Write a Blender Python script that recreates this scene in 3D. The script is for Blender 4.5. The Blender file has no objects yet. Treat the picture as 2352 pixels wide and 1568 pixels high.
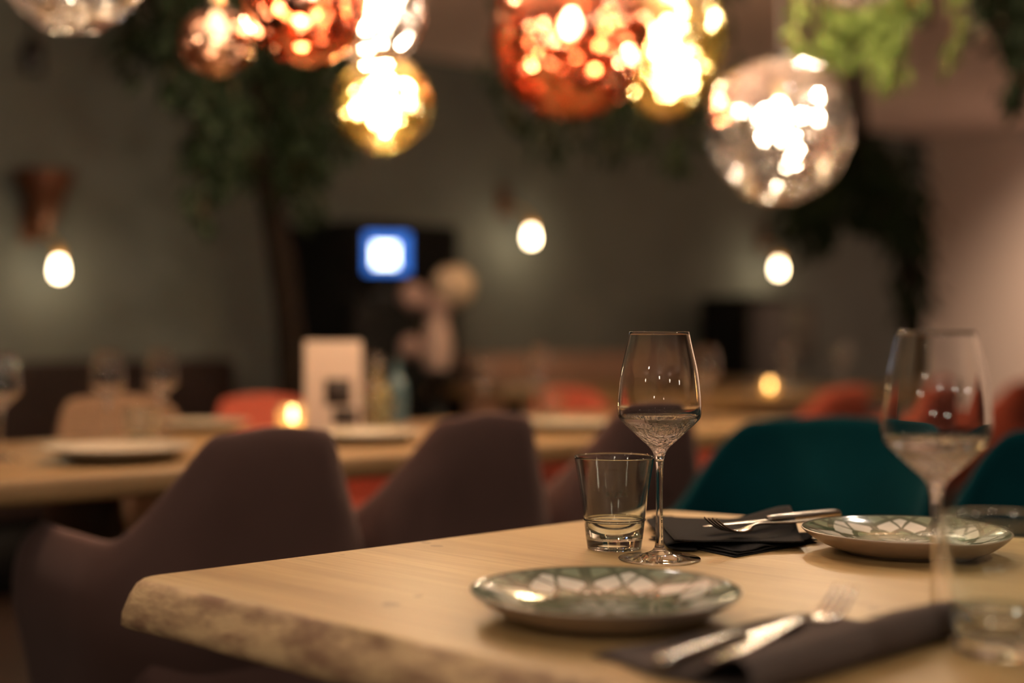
import bpy, bmesh, math, random
from mathutils import Vector, Matrix, noise
C = bpy.context.scene.collection
S = bpy.context.scene
PI = math.pi

# ------------------------------------------------------------------ camera, world, exposure
CZ = 0.995                       # eye height; the table tops are at 0.75
F = 3266.7                       # focal length in pixels of the 2352 px wide frame (50 mm lens)
TZ = 0.75
cam_d = bpy.data.cameras.new('camera')
cam_d.lens = 50; cam_d.sensor_width = 36
cam_d.shift_y = -19 / 2352
cam_d.dof.use_dof = True
cam_d.dof.focus_distance = 1.555
cam_d.dof.aperture_fstop = 1.5
cam_d.clip_start = 0.05
cam = bpy.data.objects.new('camera', cam_d); C.objects.link(cam)
cam.location = (0, 0, CZ); cam.rotation_euler = (PI / 2, 0, 0)
S.camera = cam
w = bpy.data.worlds.new('world'); S.world = w; w.use_nodes = True
w.node_tree.nodes['Background'].inputs[0].default_value = (1.0, 0.82, 0.65, 1)
w.node_tree.nodes['Background'].inputs[1].default_value = 0.0
S.view_settings.view_transform = 'Standard'
S.view_settings.look = 'None'
S.view_settings.gamma = 1
S.view_settings.exposure = -0.2
S.cycles.max_bounces = 14
S.cycles.transmission_bounces = 14
S.cycles.glossy_bounces = 8
S.cycles.transparent_max_bounces = 24
S.cycles.use_denoising = True
S.cycles.sample_clamp_indirect = 12

# ------------------------------------------------------------------ placing helpers
def W(px, py, d):
    """The point seen at pixel (px, py) at distance d."""
    return Vector(((px - 1176) / F * d, d, CZ - (py - 765) / F * d))
def TP(px, py, h=0.0):
    """The point at height h over the table tops seen at pixel (px, py)."""
    d = (CZ - TZ - h) * F / (py - 765)
    return Vector(((px - 1176) / F * d, d, TZ + h))
NH = Vector((-0.667, 0.745, 0)); VH = Vector((0.745, 0.667, 0))
def NV(n, v, z=0.0):
    """Room frame: n towards the back wall, v along it."""
    p = NH * n + VH * v
    return Vector((p.x, p.y, z))
ROOM_ANG = math.atan2(VH.y, VH.x)

# ------------------------------------------------------------------ material helpers
def mat(name, color=(0.5, 0.5, 0.5), rough=0.5, metal=0.0, spec=0.5, trans=0.0, ior=1.5, sheen=0.0,
        emit=None, estr=0.0, nscale=0.0, namt=0.0, bump=0.0, bscale=60.0, coat=0.0):
    m = bpy.data.materials.new(name); m.use_nodes = True
    nt = m.node_tree; b = nt.nodes['Principled BSDF']
    b.inputs['Base Color'].default_value = (*color, 1)
    b.inputs['Roughness'].default_value = rough
    b.inputs['Metallic'].default_value = metal
    b.inputs['Specular IOR Level'].default_value = spec
    b.inputs['Transmission Weight'].default_value = trans
    b.inputs['IOR'].default_value = ior
    b.inputs['Sheen Weight'].default_value = sheen
    b.inputs['Coat Weight'].default_value = coat
    if sheen: b.inputs['Sheen Roughness'].default_value = 0.4; b.inputs['Sheen Tint'].default_value = (*[min(1, c * 2 + .2) for c in color], 1)
    if emit:
        b.inputs['Emission Color'].default_value = (*emit, 1)
        b.inputs['Emission Strength'].default_value = estr
    tc = nt.nodes.new('ShaderNodeTexCoord')
    if nscale:
        n = nt.nodes.new('ShaderNodeTexNoise'); n.inputs['Scale'].default_value = nscale; n.inputs['Detail'].default_value = 5
        nt.links.new(tc.outputs['Object'], n.inputs['Vector'])
        mx = nt.nodes.new('ShaderNodeMix'); mx.data_type = 'RGBA'
        mx.inputs['A'].default_value = (*[c * (1 - namt) for c in color], 1)
        mx.inputs['B'].default_value = (*[min(1, c * (1 + namt)) for c in color], 1)
        nt.links.new(n.outputs['Fac'], mx.inputs['Factor']); nt.links.new(mx.outputs['Result'], b.inputs['Base Color'])
    if bump:
        n2 = nt.nodes.new('ShaderNodeTexNoise'); n2.inputs['Scale'].default_value = bscale; n2.inputs['Detail'].default_value = 4
        nt.links.new(tc.outputs['Object'], n2.inputs['Vector'])
        bp = nt.nodes.new('ShaderNodeBump'); bp.inputs['Strength'].default_value = bump; bp.inputs['Distance'].default_value = 0.01
        nt.links.new(n2.outputs['Fac'], bp.inputs['Height']); nt.links.new(bp.outputs['Normal'], b.inputs['Normal'])
    return m

class NT:
    """Tiny expression builder for math nodes."""
    def __init__(s, m): s.nt = m.node_tree
    def m(s, op, a, b=None, c=None, clamp=False):
        n = s.nt.nodes.new('ShaderNodeMath'); n.operation = op; n.use_clamp = clamp
        for i, x in enumerate((a, b, c)):
            if x is None: continue
            if isinstance(x, (int, float)): n.inputs[i].default_value = x
            else: s.nt.links.new(x, n.inputs[i])
        return n.outputs[0]
    def mix(s, f, a, b):
        n = s.nt.nodes.new('ShaderNodeMix'); n.data_type = 'RGBA'
        for k, x in (('Factor', f), ('A', a), ('B', b)):
            if isinstance(x, tuple): n.inputs[k].default_value = (*x, 1)
            elif isinstance(x, (int, float)): n.inputs[k].default_value = x
            else: s.nt.links.new(x, n.inputs[k])
        return n.outputs['Result']
    def noise(s, vec, scale, detail=4, rough=0.5):
        n = s.nt.nodes.new('ShaderNodeTexNoise'); n.inputs['Scale'].default_value = scale
        n.inputs['Detail'].default_value = detail; n.inputs['Roughness'].default_value = rough
        s.nt.links.new(vec, n.inputs['Vector']); return n.outputs['Fac']

def wood_mat(name, light, dark, ang, plank=0.115, rough=0.42, spec=0.3):
    """Oak boards glued side by side, the grain running along direction ang in the object's plane."""
    m = mat(name, light, rough, spec=spec); nt = m.node_tree; b = nt.nodes['Principled BSDF']; e = NT(m)
    tc = nt.nodes['Texture Coordinate'].outputs['Object']
    mp = nt.nodes.new('ShaderNodeMapping'); mp.vector_type = 'TEXTURE'; mp.inputs['Rotation'].default_value = (0, 0, ang)
    nt.links.new(tc, mp.inputs['Vector'])
    sp = nt.nodes.new('ShaderNodeSeparateXYZ'); nt.links.new(mp.outputs[0], sp.inputs[0])
    sc = nt.nodes.new('ShaderNodeMapping'); sc.inputs['Scale'].default_value = (1.2, 18, 6); nt.links.new(mp.outputs[0], sc.inputs['Vector'])
    sc2 = nt.nodes.new('ShaderNodeMapping'); sc2.inputs['Scale'].default_value = (6, 190, 60); nt.links.new(mp.outputs[0], sc2.inputs['Vector'])
    big = e.noise(sc.outputs[0], 1.3, 5, 0.6); fine = e.noise(sc2.outputs[0], 1.0, 3)
    row = e.m('FLOOR', e.m('DIVIDE', sp.outputs['Y'], plank))
    wn = nt.nodes.new('ShaderNodeTexWhiteNoise'); wn.noise_dimensions = '1D'; nt.links.new(row, wn.inputs['W'])
    f = e.m('ADD', e.m('MULTIPLY', e.m('SUBTRACT', big, 0.32), 1.3), e.m('MULTIPLY', wn.outputs['Value'], 0.42))
    f = e.m('ADD', f, e.m('MULTIPLY', e.m('SUBTRACT', fine, 0.5), 0.9), clamp=True)
    col = e.mix(f, light, dark)
    fr = e.m('ABSOLUTE', e.m('SUBTRACT', e.m('FRACT', e.m('DIVIDE', sp.outputs['Y'], plank)), 0.5))
    joint = e.m('MULTIPLY', e.m('GREATER_THAN', fr, 0.494), 0.35)
    col = e.mix(joint, col, tuple(c * 0.5 for c in dark))
    kn = e.noise(mp.outputs[0], 14, 2)
    col = e.mix(e.m('MULTIPLY', e.m('GREATER_THAN', kn, 0.73), 0.55), col, tuple(c * 0.45 for c in dark))
    nt.links.new(col, b.inputs['Base Color'])
    bp = nt.nodes.new('ShaderNodeBump'); bp.inputs['Strength'].default_value = 0.12; bp.inputs['Distance'].default_value = 0.002
    nt.links.new(fine, bp.inputs['Height']); nt.links.new(bp.outputs['Normal'], b.inputs['Normal'])
    return m

# ------------------------------------------------------------------ mesh helpers
def obj(name, bm, m=None, parent=None, smooth=True, loc=None):
    me = bpy.data.meshes.new(name)
    bmesh.ops.recalc_face_normals(bm, faces=bm.faces[:])
    bm.to_mesh(me); bm.free()
    if smooth:
        for p in me.polygons: p.use_smooth = True
    o = bpy.data.objects.new(name, me); C.objects.link(o)
    if m: me.materials.append(m)
    if parent: o.parent = parent
    if loc is not None: o.location = loc
    return o
def tag(o, label=None, cat=None, group=None, kind=None):
    if label: o['label'] = label
    if cat: o['category'] = cat
    if group: o['group'] = group
    if kind: o['kind'] = kind
    return o
def thing(name, label, cat, loc=(0, 0, 0), rz=0.0, group=None):
    o = bpy.data.objects.new(name, None); C.objects.link(o)
    o.location = loc; o.rotation_euler = (0, 0, rz); o.empty_display_size = 0.05
    return tag(o, label, cat, group)
def dup(root, label, loc, rz=None, group=None, scale=None):
    r = root.copy(); C.objects.link(r); r.location = loc
    if rz is not None: r.rotation_euler = (0, 0, rz)
    if scale: r.scale = (scale,) * 3
    r['label'] = label
    if group: r['group'] = group
    for ch in list(root.children):
        c = ch.copy(); C.objects.link(c); c.parent = r
        for g in list(ch.children):
            d = g.copy(); C.objects.link(d); d.parent = c
    return r
def box(bm, c, s, rz=0.0, bev=0.0):
    r = bmesh.ops.create_cube(bm, size=1, matrix=Matrix.Translation(c) @ Matrix.Rotation(rz, 4, 'Z') @ Matrix.Diagonal((*s, 1)))
    if bev:
        es = list({e for v in r['verts'] for e in v.link_edges})
        bmesh.ops.bevel(bm, geom=es, offset=bev, segments=2, affect='EDGES', profile=0.6)
def bx(c, s, rz=0.0, bev=0.0):
    bm = bmesh.new(); box(bm, c, s, rz, bev); return bm
def lathe(bm, prof, seg=64, c=(0, 0, 0), closed=False):
    rings = []
    for r, z in prof:
        if r < 1e-6: rings.append([bm.verts.new((c[0], c[1], c[2] + z))])
        else: rings.append([bm.verts.new((c[0] + r * math.cos(2 * PI * i / seg), c[1] + r * math.sin(2 * PI * i / seg), c[2] + z)) for i in range(seg)])
    pairs = list(zip(rings, rings[1:])) + ([(rings[-1], rings[0])] if closed else [])
    for a, b in pairs:
        if len(a) == 1 and len(b) == 1: continue
        for i in range(seg):
            j = (i + 1) % seg
            if len(a) == 1: bm.faces.new((a[0], b[i], b[j]))
            elif len(b) == 1: bm.faces.new((a[i], a[j], b[0]))
            else: bm.faces.new((a[i], a[j], b[j], b[i]))
    return bm
def tube(bm, pts, rad, seg=10, cap=True):
    pts = [Vector(p) for p in pts]
    rads = rad if isinstance(rad, (list, tuple)) else [rad] * len(pts)
    rings = []; up = Vector((0, 0, 1))
    for i, p in enumerate(pts):
        t = (pts[min(i + 1, len(pts) - 1)] - pts[max(i - 1, 0)]).normalized()
        a = t.cross(up)
        if a.length < 0.05: a = t.cross(Vector((1, 0, 0)))
        a.normalize(); b = a.cross(t)
        rings.append([bm.verts.new(p + (a * math.cos(2 * PI * k / seg) + b * math.sin(2 * PI * k / seg)) * rads[i]) for k in range(seg)])
    for r0, r1 in zip(rings, rings[1:]):
        for k in range(seg):
            bm.faces.new((r0[k], r0[(k + 1) % seg], r1[(k + 1) % seg], r1[k]))
    if cap:
        bm.faces.new(rings[0]); bm.faces.new(rings[-1][::-1])
    return bm
def tb(pts, rad, seg=10): return tube(bmesh.new(), pts, rad, seg)
def smoothstep(a, b, x):
    t = max(0.0, min(1.0, (x - a) / (b - a))); return t * t * (3 - 2 * t)
def catmull(pts, n=8):
    out = []
    P = [pts[0]] + list(pts) + [pts[-1]]
    for i in range(1, len(P) - 2):
        for k in range(n):
            t = k / n; a, b, c, d = P[i - 1], P[i], P[i + 1], P[i + 2]
            out.append(tuple(0.5 * ((2 * b[j]) + (-a[j] + c[j]) * t + (2 * a[j] - 5 * b[j] + 4 * c[j] - d[j]) * t * t + (-a[j] + 3 * b[j] - 3 * c[j] + d[j]) * t ** 3) for j in range(len(b))))
    out.append(tuple(pts[-1])); return out

# ------------------------------------------------------------------ the room
WALL_N = 5.8; WALL_V = 9.3; CEIL = 2.43
m_wall = mat('dark_green_paint', (0.115, 0.125, 0.115), 0.85, nscale=1.5, namt=0.35, bump=0.1, bscale=20)
m_wallr = mat('warm_plaster', (0.55, 0.40, 0.34), 0.9, nscale=1.2, namt=0.1)
m_ceil = mat('mauve_ceiling_paint', (0.75, 0.57, 0.52), 0.9, nscale=0.8, namt=0.15)
m_floor = wood_mat('dark_floor_boards', (0.05, 0.03, 0.02), (0.025, 0.014, 0.01), ROOM_ANG, 0.14, 0.5)
def struct(name, bm, m):
    return tag(obj(name, bm, m, smooth=False), kind='structure')
def rbox(n0, n1, v0, v1, z0, z1, bev=0.0):
    """A box in the room frame."""
    c = NV((n0 + n1) / 2, (v0 + v1) / 2, (z0 + z1) / 2)
    return bx(c, (v1 - v0, n1 - n0, z1 - z0), ROOM_ANG, bev)
N0, V0 = -6.0, -5.5
struct('floor', rbox(N0, WALL_N, V0, WALL_V, -0.1, 0), m_floor)
struct('ceiling', rbox(N0, WALL_N, V0, WALL_V, CEIL, CEIL + 0.1), m_ceil)
struct('wall_back', rbox(WALL_N, WALL_N + 0.15, V0 - .15, WALL_V + .15, -0.1, CEIL + .1), m_wall)
struct('wall_right', rbox(N0, WALL_N, WALL_V, WALL_V + 0.15, -0.1, CEIL + .1), m_wallr)
struct('wall_left', rbox(N0, WALL_N, V0 - 0.15, V0, -0.1, CEIL + .1), m_wall)
struct('wall_front', rbox(N0 - .15, N0, V0 - .15, WALL_V + .15, -0.1, CEIL + .1), m_wall)
m_base = mat('black_painted_wood', (0.012, 0.011, 0.01), 0.5)
struct('baseboard_back', rbox(WALL_N - 0.02, WALL_N, V0, WALL_V, 0, 0.12), m_base)

# ------------------------------------------------------------------ lit pendants of dimpled mirrored glass
def shade_mat(name, tint, clear, rough=0.035):
    m = bpy.data.materials.new(name); m.use_nodes = True; nt = m.node_tree
    for n in list(nt.nodes):
        if n.type != 'OUTPUT_MATERIAL': nt.nodes.remove(n)
    out = nt.nodes['Material Output']
    g = nt.nodes.new('ShaderNodeBsdfGlossy'); g.inputs['Color'].default_value = (*tint, 1); g.inputs['Roughness'].default_value = rough
    t = nt.nodes.new('ShaderNodeBsdfTransparent'); t.inputs['Color'].default_value = (*[min(1, 0.25 + 0.8 * c) for c in tint], 1)
    mx = nt.nodes.new('ShaderNodeMixShader')
    tc = nt.nodes.new('ShaderNodeTexCoord')
    n = nt.nodes.new('ShaderNodeTexNoise'); n.inputs['Scale'].default_value = 18; n.inputs['Detail'].default_value = 2
    nt.links.new(tc.outputs['Object'], n.inputs['Vector'])
    mr = nt.nodes.new('ShaderNodeMapRange'); mr.inputs['From Min'].default_value = 0.3; mr.inputs['From Max'].default_value = 0.7
    mr.inputs['To Min'].default_value = clear - 0.25; mr.inputs['To Max'].default_value = clear + 0.25
    nt.links.new(n.outputs['Fac'], mr.inputs['Value']); nt.links.new(mr.outputs[0], mx.inputs[0])
    v = nt.nodes.new('ShaderNodeTexNoise'); v.inputs['Scale'].default_value = 22; v.inputs['Detail'].default_value = 1
    nt.links.new(tc.outputs['Object'], v.inputs['Vector'])
    bp = nt.nodes.new('ShaderNodeBump'); bp.inputs['Strength'].default_value = 1.0; bp.inputs['Distance'].default_value = 0.016
    nt.links.new(v.outputs['Fac'], bp.inputs['Height']); nt.links.new(bp.outputs['Normal'], g.inputs['Normal'])
    nt.links.new(g.outputs[0], mx.inputs[1]); nt.links.new(t.outputs[0], mx.inputs[2]); nt.links.new(mx.outputs[0], out.inputs[0])
    return m
m_bulb = mat('lit_bulb_glass', (1, .8, .6), 0.5, emit=(1.0, 0.82, 0.58), estr=130)
m_bulbd = mat('dimmed_bulb_glass', (1, .8, .6), 0.5, emit=(1.0, 0.66, 0.36), estr=25)
m_black = mat('black_metal', (0.01, 0.01, 0.01), 0.4, metal=0.3)
m_cord = mat('grey_cloth_cord', (0.16, 0.14, 0.13), 0.8)
m_socket = mat('brushed_brass', (0.5, 0.36, 0.2), 0.35, metal=1.0)
TINTS = {
    'copper': shade_mat('copper_mirrored_glass', (0.62, 0.30, 0.19), 0.16),
    'gold': shade_mat('gold_mirrored_glass', (0.80, 0.72, 0.45), 0.30),
    'silver': shade_mat('silver_mirrored_glass', (0.86, 0.84, 0.82), 0.36),
    'smoke': shade_mat('smoky_brown_glass', (0.30, 0.20, 0.15), 0.2),
}
def pendant(kind, label, p, R, power, color, seed, squash=1.0, point=0.12, tilt=0.0):
    t = thing('globe_pendant_lamp', label, 'lamp', p, 0, 'lit pendant lamps of dimpled mirrored glass')
    bm = bmesh.new(); bmesh.ops.create_icosphere(bm, subdivisions=5, radius=1)
    off = Vector((seed * 7.3, seed * 1.7, seed * 3.1))
    for v in bm.verts:
        d = v.co.normalized()
        k = 1 + 0.055 * noise.noise(d * 1.6 + off) + 0.028 * noise.noise(d * 5 + off) + 0.012 * noise.noise(d * 11 + off)
        k *= 1 + point * smoothstep(0.3, 1.0, -d.z) * 0.9 - 0.10 * smoothstep(-0.9, 0.2, -d.z) * 0
        q = d * k * R
        q.z *= squash
        if d.z < 0:
            f = 1 - point * 0.8 * smoothstep(0.25, 1.0, -d.z); q.x *= f; q.y *= f
        v.co = q
    sh = obj('lamp_shade', bm, TINTS[kind], t)
    b2 = bmesh.new(); lathe(b2, catmull([(0, -.052), (.018, -.047), (.030, -.028), (.033, -.008), (.026, .015), (.016, .032), (.013, .042), (0, .043)], 3), 20)
    bo = obj('bulb', b2, m_bulbd if kind == 'smoke' else m_bulb, t, loc=(0, 0, 0.035)); bo.scale = (.66, .66, .66)
    obj('socket', lathe(bmesh.new(), [(0, .062), (.015, .062), (.016, .11), (0, .112)], 18), m_socket, t)
    top = R * squash
    obj('cap', lathe(bmesh.new(), [(0, top * .93), (.032, top * .95), (.034, top * 1.0), (.02, top * 1.06), (.008, top * 1.12), (0, top * 1.12)], 24), m_socket if kind in ('gold', 'copper') else m_black, t)
    obj('cord', tb([(0, 0, .108), (0, 0, CEIL - p[2] - 0.02)], 0.004, 8), m_cord, t)
    obj('ceiling_rose', lathe(bmesh.new(), [(0, CEIL - p[2] - .025), (.045, CEIL - p[2] - .022), (.05, CEIL - p[2] - .001), (0, CEIL - p[2] - .001)], 24), m_black, t)
    l = bpy.data.lights.new('lamp_glow', 'POINT'); l.energy = power * PK; l.color = color; l.shadow_soft_size = 0.035
    lo = bpy.data.objects.new('lamp_glow', l); C.objects.link(lo); lo.parent = t
    return t
WARM = (1.0, 0.75, 0.52); PK = 5.5
pendant('silver', 'round silver mirrored-glass pendant hanging lowest, above the teal chair', W(1790, 292, 3.36), .172, 9, WARM, 1, .93, .14)
pendant('copper', 'large copper-red mirrored-glass pendant beside the tall gold one', W(1312, 84, 3.5), .195, 9, (1, .5, .25), 2, 1.0, .03)
pendant('gold', 'tall gold mirrored-glass pendant partly behind the large copper one', W(1535, 98, 3.75), .145, 10, WARM, 3, 1.35, .02)
pendant('gold', 'small gold mirrored-glass pendant hanging lower than the silver and copper pair', W(878, 236, 3.2), .114, 9, WARM, 4, .93, .05)
pendant('silver', 'silver mirrored-glass pendant squeezed between copper globe and small gold globe', W(858, 18, 3.0), .112, 9, WARM, 5, 1.05, .1)
pendant('copper', 'copper-red mirrored-glass pendant left of the small gold one', W(706, 2, 2.77), .118, 8, (1, .5, .25), 6, 1.05, .03)
pendant('smoke', 'small smoky brown glass pendant beside the left copper globe', W(497, 98, 2.8), .074, 2, WARM, 7, .9, .02)
pendant('silver', 'wide silver mirrored-glass pendant cut off by the upper left picture corner', W(165, -86, 2.4), .128, 7, WARM, 8, .9, .05)
pendant('silver', 'pale silver pendant high among the bright green leaves', W(1955, -105, 3.7), .15, 10, WARM, 9, .95, .05)

pendant('silver', 'added unseen silver pendant high over the long table, lighting the ceiling', Vector((-.35, 3.7, 2.11)), .13, 34, WARM, 10, .93, .1)  # added above the frame to throw light on the ceiling
pendant('gold', 'added unseen gold pendant high beyond the front table, lighting the ceiling', Vector((1.25, 4.7, 2.17)), .11, 34, WARM, 11, .93, .1)  # second pendant added out of view for ceiling light

# ------------------------------------------------------------------ cone wall lights with a bare bulb
m_cone = mat('dark_copper_shade', (0.10, 0.035, 0.015), 0.5, metal=0.5)
m_amber = mat('amber_lamp_socket', (0.55, 0.28, 0.06), 0.35, metal=0.6)
m_wbulb = mat('lit_opal_bulb', (1, .9, .7), 0.5, emit=(1.0, 0.80, 0.52), estr=22)
def sconce(label, px, py, power, off=-0.05, cone=True):
    ray = Vector(((px - 1176) / F, 1, 0)); d = (WALL_N - 0.17) / ray.dot(NH)
    p = W(px, py, d)
    t = thing('wall_lamp', label, 'lamp', p, ROOM_ANG, 'bare-bulb wall lamps along the dark wall')
    obj('bulb', lathe(bmesh.new(), catmull([(0, -.036), (.014, -.033), (.023, -.018), (.024, 0), (.019, .026), (.013, .045), (0, .046)], 3), 20), m_wbulb, t)
    obj('socket', lathe(bmesh.new(), [(0, .044), (.02, .044), (.022, .085), (.012, .10), (0, .10)], 16), m_amber, t)
    ob = bmesh.new(); tube(ob, [(0, 0, .095), (-.02, .02, .13), (off, .06, .16), (off, .168, .17)], .008, 8)
    obj('arm', ob, m_amber, t)
    if cone:
        obj('cone', lathe(bmesh.new(), [(0, .15), (.02, .15), (.13, .40), (.125, .41), (.118, .40), (.014, .165), (0, .165)], 28), m_cone, t, loc=(off, .03, 0))
    obj('back_plate', bx((off, .165, .2), (.09, .012, .16), 0, .003), m_cone, t)
    l = bpy.data.lights.new('lamp_glow', 'POINT'); l.energy = power * 2.0; l.color = (1, .74, .42); l.shadow_soft_size = 0.04
    lo = bpy.data.objects.new('lamp_glow', l); C.objects.link(lo); lo.parent = t; lo.location = (0, -0.045, -.02)
    return t
sconce('wall lamp with a bare bulb under an upturned dark copper cone', 135, 620, 1.2)
sconce('bare-bulb wall lamp near the middle of the dark wall', 1220, 545, 1.6, cone=False)
sconce('bare-bulb wall lamp below the round silver pendant', 1788, 618, 1.6, off=.05, cone=False)

# ------------------------------------------------------------------ unseen lamps added for table light, fill and glints
m_lens = mat('added_spot_lens', (1, 1, 1), 0.5, emit=(1.0, 0.88, 0.72), estr=450)
def added_spot(label, x, y, target, power, size=75, color=(1, .80, .58)):  # unseen spot fitting, added to light the table and glint in glass
    p = Vector((x, y, CEIL - .16)); d = (Vector(target) - p).normalized()
    t = thing('ceiling_spot', label, 'lamp', p, 0, 'unseen ceiling spots added for light and glints')
    q = d.to_track_quat('-Z', 'Y')
    h = obj('housing', lathe(bmesh.new(), [(0, .07), (.035, .07), (.048, .06), (.048, -.06), (.043, -.062), (.042, -.045), (0, -.045)], 24), m_black, t); h.rotation_euler = q.to_euler()
    e_ = obj('lens', lathe(bmesh.new(), [(0, -.046), (.040, -.046), (.040, -.056), (0, -.056)], 24), m_lens, t); e_.rotation_euler = q.to_euler()
    obj('stem', tb([(0, 0, .05), (0, 0, .158)], .008, 8), m_black, t)
    l = bpy.data.lights.new('spot_light', 'SPOT'); l.energy = power; l.color = color; l.spot_size = math.radians(size); l.spot_blend = .6; l.shadow_soft_size = .04
    lo = bpy.data.objects.new('spot_light', l); C.objects.link(lo); lo.parent = t; lo.rotation_euler = q.to_euler(); lo.location = d * .07
added_spot('added unseen spot above the far end of the front table', 1.15, 2.7, (.25, 1.35, .75), 3)
added_spot('added unseen spot above the left end of the front table', -.35, 2.1, (.0, 1.25, .75), 3)
added_spot('added unseen fill spot behind the viewer on the left', -.9, -.6, (-.3, 1.6, .6), 20)
added_spot('added unseen fill spot behind the viewer on the right', .6, -.9, (.3, 1.5, .75), 5)
added_spot('added unseen fill spot far behind the viewer on the left', -2.0, -1.2, (-.9, 1.6, .4), 16)
added_spot('added unseen spot high to the right of the front table', 2.0, 1.0, (.5, 1.4, .75), 3)
m_opal = mat('added_globe_glow', (1, 1, 1), 0.5, emit=(1.0, 0.86, 0.70), estr=70)  # globes added behind the camera for glass glints and some fill
for k, (x, y, z) in enumerate(((-3.6, -2.0, 2.0), (-1.9, -4.0, 1.65), (-.3, -3.0, 2.1), (.8, -4.6, 1.6), (2.3, -3.2, 2.05), (3.9, -1.2, 1.75))):
    t = thing('added_opal_globe', ('added white glint globe farthest left behind the viewer', 'added low white glint globe, second from the left behind the viewer', 'added high white glint globe straight behind the viewer', 'added lowest white glint globe, far behind the viewer', 'high white opal globe lamp right of the viewer\'s back', 'added white glint globe farthest right beside the viewer')[k], 'lamp', (x, y, z), 0, 'unseen opal globes added for glints')
    bm = bmesh.new(); bmesh.ops.create_icosphere(bm, subdivisions=3, radius=.075); obj('globe', bm, m_opal, t)
    obj('cord', tb([(0, 0, .07), (0, 0, CEIL - z - .001)], .004, 8), m_cord, t)
added_spot('added unseen spot that brightens the beige wall', NV(3.2, 7.7).x, NV(3.2, 7.7).y, NV(3.6, WALL_V, 1.2), 420, 95)  # spot added out of view to brighten the right wall

# ------------------------------------------------------------------ front table: oak slab with a live edge
GRAIN = math.atan2(-0.70, 0.72)
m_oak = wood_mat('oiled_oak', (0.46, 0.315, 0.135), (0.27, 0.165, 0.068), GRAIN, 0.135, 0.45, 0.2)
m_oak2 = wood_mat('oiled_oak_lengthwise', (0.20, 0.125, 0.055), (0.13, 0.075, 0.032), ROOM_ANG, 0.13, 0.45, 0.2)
m_edge = mat('rough_oak_edge', (0.36, 0.215, 0.115), 0.7)
def edge_detail(m):
    nt = m.node_tree; e = NT(m); b = nt.nodes['Principled BSDF']; tc = nt.nodes['Texture Coordinate'].outputs['Object']
    mp = nt.nodes.new('ShaderNodeMapping'); mp.inputs['Scale'].default_value = (16, 16, 55); nt.links.new(tc, mp.inputs['Vector'])
    a = e.noise(mp.outputs[0], 1.0, 6, 0.65); c = e.noise(tc, 5, 3)
    col = e.mix(e.m('MULTIPLY', e.m('SUBTRACT', a, 0.42), 5.0, clamp=True), (0.52, 0.35, 0.18), (0.24, 0.13, 0.07))
    col = e.mix(e.m('MULTIPLY', e.m('SUBTRACT', c, 0.52), 4.5, clamp=True), col, (0.15, 0.075, 0.045))
    nt.links.new(col, b.inputs['Base Color'])
    bp = nt.nodes.new('ShaderNodeBump'); bp.inputs['Strength'].default_value = 0.7; bp.inputs['Distance'].default_value = 0.006
    nt.links.new(a, bp.inputs['Height']); nt.links.new(bp.outputs['Normal'], b.inputs['Normal'])
edge_detail(m_edge)
def slab(name, corners, thick, bulge, mt, me_, parent, z=TZ, seed=0.0, rad=0.03):
    """A slab from a rounded outline; bulge[i] is how far the lower edge swells out on side i (corner i to i+1)."""
    n = len(corners); pts = []
    for i in range(n):
        p0, p1, p2 = Vector(corners[i - 1]), Vector(corners[i]), Vector(corners[(i + 1) % n])
        d0 = (p0 - p1).normalized(); d2 = (p2 - p1).normalized()
        a, b = p1 + d0 * rad, p1 + d2 * rad
        for k in range(6):
            t = k / 5; q = a * (1 - t) ** 2 + p1 * 2 * t * (1 - t) + b * t * t
            pts.append((q, bulge[i - 1] * (1 - t) + bulge[i] * t))
        nx = Vector(corners[(i + 1) % n]); dn = (p1 - nx).normalized(); e = nx + dn * rad
        L = (e - b).length; m_ = max(2, int(L / 0.03))
        for k in range(1, m_):
            pts.append((b.lerp(e, k / m_), bulge[i]))
    N = len(pts); nor = []
    for i in range(N):
        t = (pts[(i + 1) % N][0] - pts[i - 1][0]).normalized(); nor.append(Vector((t.y, -t.x)))
    area = sum(pts[i][0].x * pts[(i + 1) % N][0].y - pts[(i + 1) % N][0].x * pts[i][0].y for i in range(N))
    s = 1 if area > 0 else -1
    bm = bmesh.new(); rings = []
    for off, bf, dz in ((-.006, 0, 0), (-.0015, 0, -.0012), (.0, .12, -.005), (0, .5, -.3 * thick), (0, .95, -.62 * thick), (0, .85, -.86 * thick), (-.006, .55, -.97 * thick), (-.02, 0.2, -thick)):
        r = []
        for i, (q, bu) in enumerate(pts):
            wob = (noise.noise(Vector((q.x * 9 + seed, q.y * 9, dz * 30))) * 0.35 + noise.noise(Vector((q.x * 30 + seed, q.y * 30, dz * 60))) * 0.15) * bu * (1 if dz < -.004 else 0)
            o = nor[i] * s * (off + bf * bu + wob)
            r.append(bm.verts.new((q.x + o.x, q.y + o.y, z + dz)))
        rings.append(r)
    top = bm.faces.new(rings[0]); bot = bm.faces.new(rings[-1][::-1])
    for a, b in zip(rings, rings[1:]):
        for i in range(N): bm.faces.new((a[i], a[(i + 1) % N], b[(i + 1) % N], b[i]))
    bm.faces.ensure_lookup_table()
    side = [f.index for f in bm.faces if min(v.co.z for v in f.verts) < z - 0.004]
    bm.faces.index_update(); side = [f.index for f in bm.faces if min(v.co.z for v in f.verts) < z - 0.0045 or f is bot]
    o = obj(name, bm, mt, parent)
    o.data.materials.append(me_)
    for i in side: o.data.polygons[i].material_index = 1
    return o
def xy(p): return (p[0], p[1])
L_ = TP(300, 1325); F_ = TP(1527, 1170); F2 = TP(1700, 1183); F3 = TP(1900, 1197); F4 = TP(2352, 1226)
N1 = TP(620, 1394); N2 = TP(1000, 1486); N3 = TP(1410, 1568)
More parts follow.
